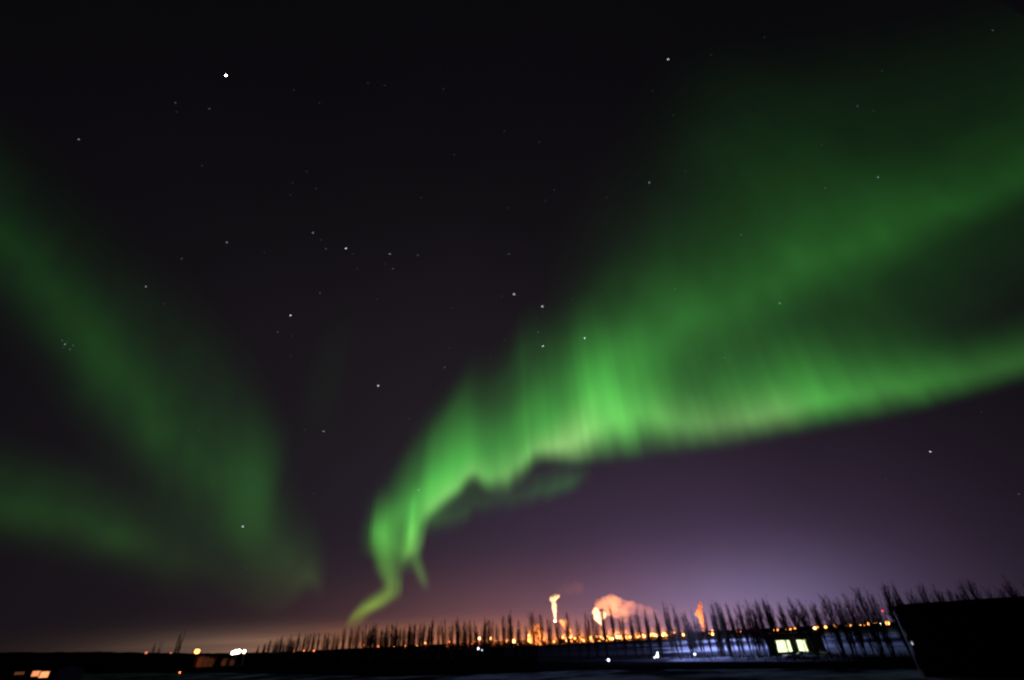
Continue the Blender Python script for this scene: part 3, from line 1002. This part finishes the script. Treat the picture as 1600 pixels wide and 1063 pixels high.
# ------------------------------------------------------------------ buildings
def gable_building(name, p0, p1, depth, h, rise, wall_m, roof_m, over=0.4):
    """Front wall from p0 to p1 on the ground; returns root and local frame (x along the front, y away)."""
    d = (p1 - p0)
    L = d.length
    root = empty(name, p0, math.atan2(d.y, d.x))
    bm = bmesh.new()
    v = [bm.verts.new(q) for q in [(0, 0, 0), (L, 0, 0), (L, depth, 0), (0, depth, 0), (0, 0, h), (L, 0, h), (L, depth, h), (0, depth, h),
                                   (0, depth / 2, h + rise), (L, depth / 2, h + rise)]]
    for f in [(0, 1, 5, 4), (2, 3, 7, 6), (1, 2, 6, 9, 5), (3, 0, 4, 8, 7)]:
        bm.faces.new([v[k] for k in f])
    # standing ribs of the cladding
    for k in np.arange(0.6, L, 1.2):
        box(bm, (k, -0.03, h * 0.49), (0.08, 0.055, h * 0.96))
    for k in np.arange(0.6, depth, 1.2):
        box(bm, (-0.03, k, h * 0.49), (0.055, 0.08, h * 0.96))
    link('wall', bm, wall_m, root)
    bm = bmesh.new()
    t = 0.18
    for s in (0, 1):
        y0, y1 = (-over, depth / 2) if s == 0 else (depth + over, depth / 2)
        z0 = h - over * rise / (depth / 2) + 0.01
        z1 = h + rise + 0.01
        a = [(-over, y0, z0), (L + over, y0, z0), (L + over, y1, z1), (-over, y1, z1)]
        lo = [bm.verts.new(q) for q in a]
        hi = [bm.verts.new((q[0], q[1], q[2] + t)) for q in a]
        bm.faces.new(lo[::-1])
        bm.faces.new(hi)
        for k in range(4):
            bm.faces.new((lo[k], lo[(k + 1) % 4], hi[(k + 1) % 4], hi[k]))
    bmesh.ops.recalc_face_normals(bm, faces=bm.faces)
    link('roof', bm, roof_m, root)
    return root, L


BD = 118.0
c0 = at(1398, 950, BD)
c1 = at(1700, 931, BD - 2)
barn_h = c0.z
p0, p1 = Vector((c0.x, c0.y, 0)), Vector((c1.x, c1.y, 0))
barn, L = gable_building('barn', p0, p1, 14.0, barn_h - 0.1, 0.55, M['siding'], M['roofing'])
tag(barn, 'long black barn silhouette with a flat roofline filling the lower right corner', 'barn')
bm = bmesh.new()
box(bm, (12, -0.13, 2.4), (5.0, 0.12, 4.8))
for k in (10.0, 12.0, 14.0): box(bm, (k, -0.22, 2.4), (0.12, 0.06, 4.7))
dr = link('door', bm, M['roofing'], barn)
bm = bmesh.new()
tube(bm, [Vector((13.9, -0.28, 1.9)), Vector((13.9, -0.32, 2.3))], [0.03, 0.03], 6)
link('handle', bm, M['steel'], dr)
bm = bmesh.new()
tube(bm, [Vector((-0.4, -0.5, barn_h - 0.1)), Vector((L, -0.5, barn_h - 0.1))], [0.09, 0.09], 8)
link('gutter', bm, M['roofing'], barn)
bm = bmesh.new()
H = barn_h
tube(bm, [Vector((-1.9, -0.5, H + 0.2)), Vector((-1.5, -0.5, H - 0.5)), Vector((-1.3, -0.5, H - 1.0)), Vector((-0.9, -0.5, H - 1.3)), Vector((-0.45, -0.3, H - 0.9)),
          Vector((-0.25, -0.25, H - 0.4))], [0.07] * 6, 8)
tube(bm, [Vector((-0.25, -0.25, H - 0.5)), Vector((-0.25, -0.25, H * 0.75)), Vector((-0.25, -0.25, H * 0.45)), Vector((-0.25, -0.25, 0.1))], [0.11] * 4, 8)
link('downpipe', bm, M['pipe'], barn)
bm = bmesh.new()
box(bm, (0.35, -0.2, H * 0.49), (0.25, 0.2, 0.5))
lm = link('glint_box', bm, M['pipe'], barn)
bm = bmesh.new()
ball(bm, (0.35, -0.36, H * 0.47), 0.13, 2, (0.8, 0.6, 2.0))
link('glint_bulb', bm, glow('white_glint', (0.9, 0.95, 1.0), 0.7), lm)  # glow stands in for a small white glint; box and bulb are added
wl = barn.matrix_world
e = Matrix.Translation(p0) @ Matrix.Rotation(math.atan2((p1 - p0).y, (p1 - p0).x), 4, 'Z')
point_light('pipe_fill_light', e @ Vector((-1.4, -1.8, H * 0.62)), 8, (0.85, 0.95, 1.0), 0.1)  # added light off the corner that brightens the downpipe

# lit workshop
WD = 205.0
q0, q1 = at(1196, 1000, WD), at(1284, 996, WD)
wtop = at(1240, 996.3, WD).z
p0, p1 = Vector((q0.x, q0.y, 0)), Vector((q1.x, q1.y, 0))
shop, L = gable_building('workshop', p0, p1, 10, max(4.2, wtop + 0.35), 0.5, M['siding'], M['roofing'])
tag(shop, 'low workshop with two brightly lit bays seen through the tree trunks', 'workshop')
e = Matrix.Translation(p0) @ Matrix.Rotation(math.atan2((p1 - p0).y, (p1 - p0).x), 4, 'Z')
ei = e.inverted()


def wall_hit(x, y):
    """Where the line of sight meets the workshop front, in its own frame."""
    o = ei @ Vector((0, 0, CAM_H))
    d = ei.to_3x3() @ direction(x, y)
    return o + d * (-o.y / d.y)


lit = glow('lit_workshop_pane', (0.86, 1.0, 0.52), 1.7)
for xa, ya, xb, yb in [(1209.5, 1001, 1239, 1019), (1243.5, 1000, 1265, 1018), (1266.5, 999.5, 1272, 1017)]:
    a, b = wall_hit(xa, ya), wall_hit(xb, yb)
    cx, cz, w, h = (a.x + b.x) / 2, (a.z + b.z) / 2, b.x - a.x, a.z - b.z
    bm = bmesh.new()
    for s in (-1, 1):
        box(bm, (cx + s * w / 2, -0.12, cz), (0.14, 0.14, h + 0.14))
        box(bm, (cx, -0.12, cz + s * h / 2), (w - 0.15, 0.14, 0.14))
    if w > 3:
        box(bm, (cx + w * 0.12, -0.12, cz), (0.08, 0.08, h - 0.15))
    f = link('window', bm, M['frame'], shop)
    bm = bmesh.new()
    box(bm, (cx, -0.07, cz), (w - 0.1, 0.03, h - 0.1))
    link('pane', bm, lit, f)
ps = e @ Vector((L / 2, -4.0, 3.0))
point_light('workshop_light', ps, 260, (0.85, 1.0, 0.7), 2.0)


def vehicle(x, y, heading, label, paint, pickup=True):
    g = gp(x, y)
    root = empty('pickup_truck' if pickup else 'parked_car', g, heading)
    tag(root, label, 'pickup truck' if pickup else 'car', 'vehicles parked by the workshop')
    bm = bmesh.new()
    prof = [(-2.6, .45), (-2.6, 1.0), (-0.6, 1.05), (-0.5, 1.1), (1.5, 1.1), (2.5, 0.95), (2.6, .45)]
    if not pickup: prof = [(-2.2, .4), (-2.2, .85), (-1.7, .95), (1.1, .95), (2.1, .8), (2.2, .4)]
    L_ = [bm.verts.new((px, -0.92, pz)) for px, pz in prof]
    Rr = [bm.verts.new((px, 0.92, pz)) for px, pz in prof]
    bm.faces.new(L_[::-1]); bm.faces.new(Rr)
    for k in range(len(prof)):
        bm.faces.new((L_[k], L_[(k + 1) % len(prof)], Rr[(k + 1) % len(prof)], Rr[k]))
    bmesh.ops.recalc_face_normals(bm, faces=bm.faces)
    body = link('body', bm, paint, root)
    bm = bmesh.new()
    cab = [(-0.5, 1.103), (-0.4, 1.75), (0.7, 1.75), (1.4, 1.103)] if pickup else [(-1.7, .953), (-1.1, 1.42), (0.4, 1.42), (1.1, .953)]
    L_ = [bm.verts.new((px, -0.82, pz)) for px, pz in cab]
    Rr = [bm.verts.new((px, 0.82, pz)) for px, pz in cab]
    bm.faces.new(L_[::-1]); bm.faces.new(Rr)
    for k in range(4):
        bm.faces.new((L_[k], L_[(k + 1) % 4], Rr[(k + 1) % 4], Rr[k]))
    bmesh.ops.recalc_face_normals(bm, faces=bm.faces)
    link('window', bm, M['car_glass'], root)
    bm = bmesh.new()
    box(bm, ((cab[1][0] + cab[2][0]) / 2, 0, cab[1][1] + 0.02), (cab[2][0] - cab[1][0], 1.6, 0.05))
    link('roof', bm, paint, root)
    for sx in (-1.55, 1.6):
        for sy in (-0.86, 0.86):
            bm = bmesh.new()
            tube(bm, [Vector((sx, sy - 0.11, 0.38)), Vector((sx, sy + 0.11, 0.38))], [0.38, 0.38], 16)
            wh = link('wheel', bm, M['rubber'], root)
            bm = bmesh.new()
            tube(bm, [Vector((sx, sy - 0.125, 0.38)), Vector((sx, sy + 0.125, 0.38))], [0.2, 0.2], 12)
            link('rim', bm, M['steel'], wh)
    for sy in (-0.6, 0.6):
        bm = bmesh.new()
        box(bm, (prof[-1][0] - 0.02, sy, 0.72), (0.12, 0.3, 0.16))
        link('headlight', bm, M['pipe'], root)
    return root


vehicle(1238, 1029.5, 0.3, 'white pickup truck under the left lit bay of the workshop', M['paint_white'])
vehicle(1256, 1028.5, 2.7, 'white pickup truck under the middle of the lit workshop bays', M['paint_white'])
vehicle(1268, 1029, -1.2, 'white car under the right end of the lit workshop bays', M['paint_white'], False)
vehicle(1289, 1023.5, -1.4, 'grey car in the shadow right of the lit workshop', M['paint_grey'], False)

# small house at the lower left with two lit windows
HD = 260.0
q0, q1 = at(-40, 1048, HD), at(92, 1046, HD - 25)
p0, p1 = Vector((q0.x, q0.y, 0)), Vector((q1.x, q1.y, 0))
hh = at(60, 1047, HD).z
house, L = gable_building('house', p0, p1, 9, max(2.6, hh), 0.9, M['siding'], M['roofing'])
tag(house, 'small dark house at the bottom left corner with glowing orange windows', 'house')
e = Matrix.Translation(p0) @ Matrix.Rotation(math.atan2((p1 - p0).y, (p1 - p0).x), 4, 'Z')
ei = e.inverted()
for xa, ya, xb, yb, st in [(52, 1048.5, 62, 1057, 1.1), (64, 1049.5, 75, 1059, 1.5), (24, 1050, 38, 1054.5, 0.10)]:
    a, b = wall_hit(xa, ya), wall_hit(xb, yb)
    w = b.x - a.x
    h = min(a.z - b.z, 3.0)
    cx, cz = (a.x + b.x) / 2, a.z - h / 2
    bm = bmesh.new()
    for s in (-1, 1):
        box(bm, (cx + s * w / 2, -0.12, cz), (0.12, 0.14, h + 0.12))
        box(bm, (cx, -0.12, cz + s * h / 2), (w - 0.13, 0.14, 0.12))
    f = link('window', bm, M['frame'], house)
    bm = bmesh.new()
    box(bm, (cx, -0.07, cz), (w - 0.1, 0.03, h - 0.1))
    link('pane', bm, glow('lit_house_pane', (1.0, 0.34, 0.13), st), f)


# ------------------------------------------------------------------ trees
def poplar_meshes(seed, H=15.0, width=1.0, nb=150, r0=0.20, stems=5, low=0.0):
    """A bare poplar: a leader with several steep stems round it, thick with upright twigs."""
    rg = random.Random(seed)
    bm = bmesh.new()
    lines = []
    for s_ in range(stems + 1):
        lead = s_ == 0
        a = rg.uniform(0, 6.283)
        out = Vector((math.cos(a), math.sin(a), 0))
        t0 = 0.0 if lead else low + rg.choice([0.0, 0.0, 0.04, 0.1, 0.18])
        hh_ = H * (0.97 if lead else rg.uniform(0.62, 0.95))
        spread = 0.02 if lead else rg.uniform(0.07, 0.135) * width
        o0 = Vector((0, 0, 0)) if lead or t0 > 0 else out * rg.uniform(0.2, 0.9)
        pts, rad = [], []
        for i in range(9):
            t = i / 8
            z = H * t0 + (hh_ - H * t0) * t
            bow = (t ** 0.8) * (1.0 if lead else 1.05 - 0.2 * t)
            pts.append(o0 + out * (H * spread * bow) + Vector((rg.uniform(-.07, .07) * t, rg.uniform(-.07, .07) * t, z)))
            rad.append((r0 if lead else r0 * rg.uniform(0.5, 0.72)) * (1 - t) ** 0.75 + 0.02)
        tube(bm, pts, rad, 6)
        lines.append((pts, t0, hh_))
    tr = bpy.data.meshes.new('trunk')
    bm.to_mesh(tr); bm.free()
    tr.materials.append(M['bark'])
    bm = bmesh.new()
    for b in range(nb):
        pts, t0, hh_ = lines[0] if rg.random() < 0.35 else rg.choice(lines)
        t = min(0.97, max(0.10, rg.betavariate(2.1, 2.0)))
        if low and t0 == 0.0: t = low + t * (0.97 - low)
        q = t * 8
        i = min(7, int(q))
        p = pts[i].lerp(pts[i + 1], q - i)
        zz = p.z / H
        a = rg.uniform(0, 6.283)
        lean = rg.uniform(0.16, 0.46) * width
        ln = H * (0.20 * (1 - zz) ** 0.5 + 0.045) * rg.uniform(0.6, 1.2)
        out = Vector((math.cos(a), math.sin(a), 0))
        seg = [p]
        for k in (1, 2, 3):
            f = k / 3
            seg.append(p + out * (ln * lean * f * (1.25 - 0.35 * f)) + Vector((0, 0, ln * f * (0.75 + 0.2 * f)))
                       + Vector((rg.uniform(-.08, .08), rg.uniform(-.08, .08), 0)))
        rb = 0.055 * (1 - zz * 0.55)
        tube(bm, seg, [rb, rb * 0.8, rb * 0.55, 0.012], 3, caps=False)
        for s_ in range(4):
            f = rg.uniform(0.25, 0.95)
            i = min(2, int(f * 3))
            q = seg[i].lerp(seg[i + 1], f * 3 - i)
            a2 = a + rg.uniform(-1.3, 1.3)
            l2 = ln * rg.uniform(0.25, 0.5)
            o2 = Vector((math.cos(a2) * 0.3, math.sin(a2) * 0.3, 1.0)) * l2
            tube(bm, [q, q + o2 * 0.5, q + o2 * 1.0 + out * 0.06], [0.028, 0.02, 0.008], 3, caps=False)
    cw = bpy.data.meshes.new('crown')
    bm.to_mesh(cw); bm.free()
    cw.materials.append(M['twig'])
    return tr, cw


TREES = [poplar_meshes(100 + i, width=w, nb=n) for i, (w, n) in enumerate([(0.8, 170), (1.0, 190), (1.25, 190), (0.7, 140), (1.1, 220), (0.9, 160), (1.4, 180), (0.85, 200)])]
HIGH = [poplar_meshes(300 + i, width=1.2, nb=210, r0=0.17, stems=6, low=0.26) for i in range(2)]
THIN = [poplar_meshes(200 + i, width=0.5, nb=60, r0=0.12, stems=2) for i in range(3)]


def tree(x, ybase, ytop, kind, rg, name, label, cat, group, dist=None, wide=1.0):
    g = gp(x, ybase) if dist is None else ground(x, dist)
    dist = math.hypot(g.x, g.y)
    a, _ = azel(x, ybase)
    top = at(x, ytop, dist).z
    # steer the top: the picture leans trees towards the zenith, so only the elevation matters
    H = max(4.0, top)
    root = empty(name, g, rg.uniform(0, 6.28))
    s = H / 15.0
    root.scale = (s * wide * rg.uniform(0.85, 1.15), s * wide * rg.uniform(0.85, 1.15), s)
    root.rotation_euler = (R(rg.uniform(-1.5, 1.5)), R(rg.uniform(-1.5, 1.5)), rg.uniform(0, 6.28))
    tag(root, label, cat, group)
    for nm, me in zip(('trunk', 'crown'), kind):
        o = bpy.data.objects.new(nm, me)
        COL.objects.link(o)
        o.parent = root
    return root


bx = [200, 380, 470, 560, 700, 850, 1000, 1100, 1250, 1400, 1700]
bd = [800, 700, 560, 430, 340, 285, 240, 215, 192, 172, 165]
tx = [380, 430, 470, 560, 700, 850, 1000, 1100, 1250, 1400, 1600, 1700]
ty = [1004, 999, 990, 978, 967, 958, 951, 944, 930, 916, 903, 898]
rg = random.Random(77)
xs = []
x = 1630.0
while x > 1310: xs.append(x); x -= 21 * rg.uniform(0.8, 1.2)
for v in [1302, 1282, 1262, 1247, 1228, 1206, 1192, 1178, 1164, 1147, 1133, 1120, 1105, 1090, 1074, 1060, 1045, 1030, 1013, 1001, 989]: xs.append(v)
for v in [975, 960, 946, 930, 917, 903, 888, 874, 858, 846, 835, 822, 810, 799, 788, 777, 766, 756, 745, 735, 725, 715, 705]: xs.append(v)
x = 694.0
while x > 398: xs.append(x); x -= 8.5 * rg.uniform(0.6, 1.4) * (1.0 if x > 470 else 0.8)


def tree_words(x):
    if x > 1400: return ('bare poplar whose top shows over the roof of the dark barn', 'poplars behind the barn')
    if x > 1190: return ('bare leaning poplar standing before the workshop or the street lamps', 'poplars before the workshop and street lamps')
    if x > 985: return ('bare poplar in front of the blue-lit snow', 'poplars before the blue-lit snow')
    if x > 820: return ('bare poplar standing before the refinery lamps and steam', 'poplars before the refinery')
    if x > 560: return ('slim bare poplar against the low orange sky left of the steam', 'poplars against the orange sky')
    return ('small far bare poplar at the left end of the windbreak', 'far poplars at the left end of the row')


for i, x in enumerate(xs):
    lab, grp = tree_words(x)
    dd = float(np.interp(x, bx, bd)) * rg.uniform(0.97, 1.05)
    high = 1200 < x < 1292
    tree(x, 1030, float(np.interp(x, tx, ty)) + rg.uniform(-10, 12) * (0.5 if x < 700 else 1), (HIGH[rg.randrange(2)] if high else TREES[rg.randrange(8)]), rg,
         'poplar_tree', lab, 'poplar tree', grp, dist=dd, wide=rg.uniform(0.75, 1.15) * (0.8 if 820 < x < 1060 else 0.95))
for i in range(124):
    x = rg.uniform(405, 1590) if i < 85 else rg.uniform(985, 1195) if i < 120 else [1221, 1252, 1264, 1236][i - 120]
    lab, grp = tree_words(x)
    if 820 < x < 1060 and i % 2 or (1215 < x < 1275 and i < 120): continue
    dd = float(np.interp(x, bx, bd)) * rg.uniform(1.0, 1.1)
    tree(x, 1030, float(np.interp(x, tx, ty)) + rg.uniform(2, 20) * (0.45 if x < 700 else 1) + (rg.uniform(8, 30) if i >= 85 else 0), THIN[rg.randrange(3)], rg,
         'young_poplar_tree', lab.replace('bare', 'thin young bare', 1), 'poplar tree', 'thin young ' + grp, dist=dd, wide=1.0)
for x, yb, yt, lab in [(269, 1024, 984, 'left trunk of the taller pair of thin bare trees on the left skyline'),
                       (276, 1024, 983, 'right trunk of the taller pair of thin bare trees on the left skyline'),
                       (236, 1024, 1000, 'left trunk of the shorter pair of thin bare trees on the left skyline'),
                       (243, 1024, 1001, 'right trunk of the shorter pair of thin bare trees on the left skyline')]:
    tree(x, yb, yt, THIN[int(x) % 3], rg, 'slim_tree', lab, 'tree', 'paired thin trees on the left skyline', dist=620, wide=0.9)
for x, yt, d, lab in [(3, 1034, 130, 'thin dark tree nearest the bottom left corner'), (14, 1019, 135, 'taller thin dark tree beside the lit house windows'),
                      (56, 1040, 120, 'thin bare sapling crossing in front of the orange house windows')]:
    tree(x, 1060, yt, THIN[int(x) % 3], rg, 'sapling', lab, 'tree', None, dist=d, wide=0.8)

def bush(x, y, dist, seed, hpx, label, group):
    rg_ = random.Random(seed)
    top = at(x, y, dist)
    H = top.z
    bm = bmesh.new()
    for k in range(80):
        a = rg_.uniform(0, 6.283)
        ln = H * rg_.uniform(0.45, 1.05)
        sp_ = rg_.uniform(0.05, 0.55)
        o = Vector((math.cos(a), math.sin(a), 0)) * ln * sp_
        c = Vector((rg_.gauss(0, H * 0.12), rg_.gauss(0, H * 0.12), 0))
        tube(bm, [c, c + o * 0.45 + Vector((0, 0, ln * 0.6)), c + o + Vector((0, 0, ln * math.sqrt(max(0.1, 1 - sp_ * sp_))))], [0.10, 0.07, 0.03], 3, caps=False)
    o = link('bush', bm, M['reed'], loc=(top.x, top.y, 0))
    tag(o, label, 'bush', group)


M['reed'] = plain('dry_reed_bark', (0.34, 0.25, 0.17), 0.9, 0.4, 2.0)
for i, (x, y, d) in enumerate([(316, 1023, 528), (324, 1025.5, 530), (332, 1025, 534), (352, 1027, 532), (364, 1028, 530)]):
    bush(x, y, d, 60 + i, 0, ['dry bush nearest the blazing orange yard lamp, lit orange', 'second dry orange-lit bush right of the blazing yard lamp',
         'third dry orange-lit bush right of the blazing yard lamp', 'dim bush left of the ground under the blinding floodlights', 'dim bush directly under the blinding floodlights'][i],
         'dry bushes by the far left yard lamps')

# undergrowth along the foot of the row
bm = bmesh.new()
rg = random.Random(9)
for i in range(5200):
    x = rg.uniform(395, 1395)
    g = ground(x, float(np.interp(x, bx, bd)) * rg.uniform(0.86, 1.03))
    h = rg.uniform(0.4, 1.1) * (1 if rg.random() < 0.9 else 1.8)
    a = rg.uniform(0, 6.28)
    o = Vector((math.cos(a), math.sin(a), 0)) * rg.uniform(0.1, 0.6)
    tube(bm, [g, g + o * 0.4 + Vector((0, 0, h * 0.6)), g + o + Vector((0, 0, h))], [0.06, 0.045, 0.015], 3, caps=False)
b_ = link('undergrowth', bm, M['twig'])
tag(b_, 'dark tangled brush along the foot of the poplar row', 'brush', kind='stuff')
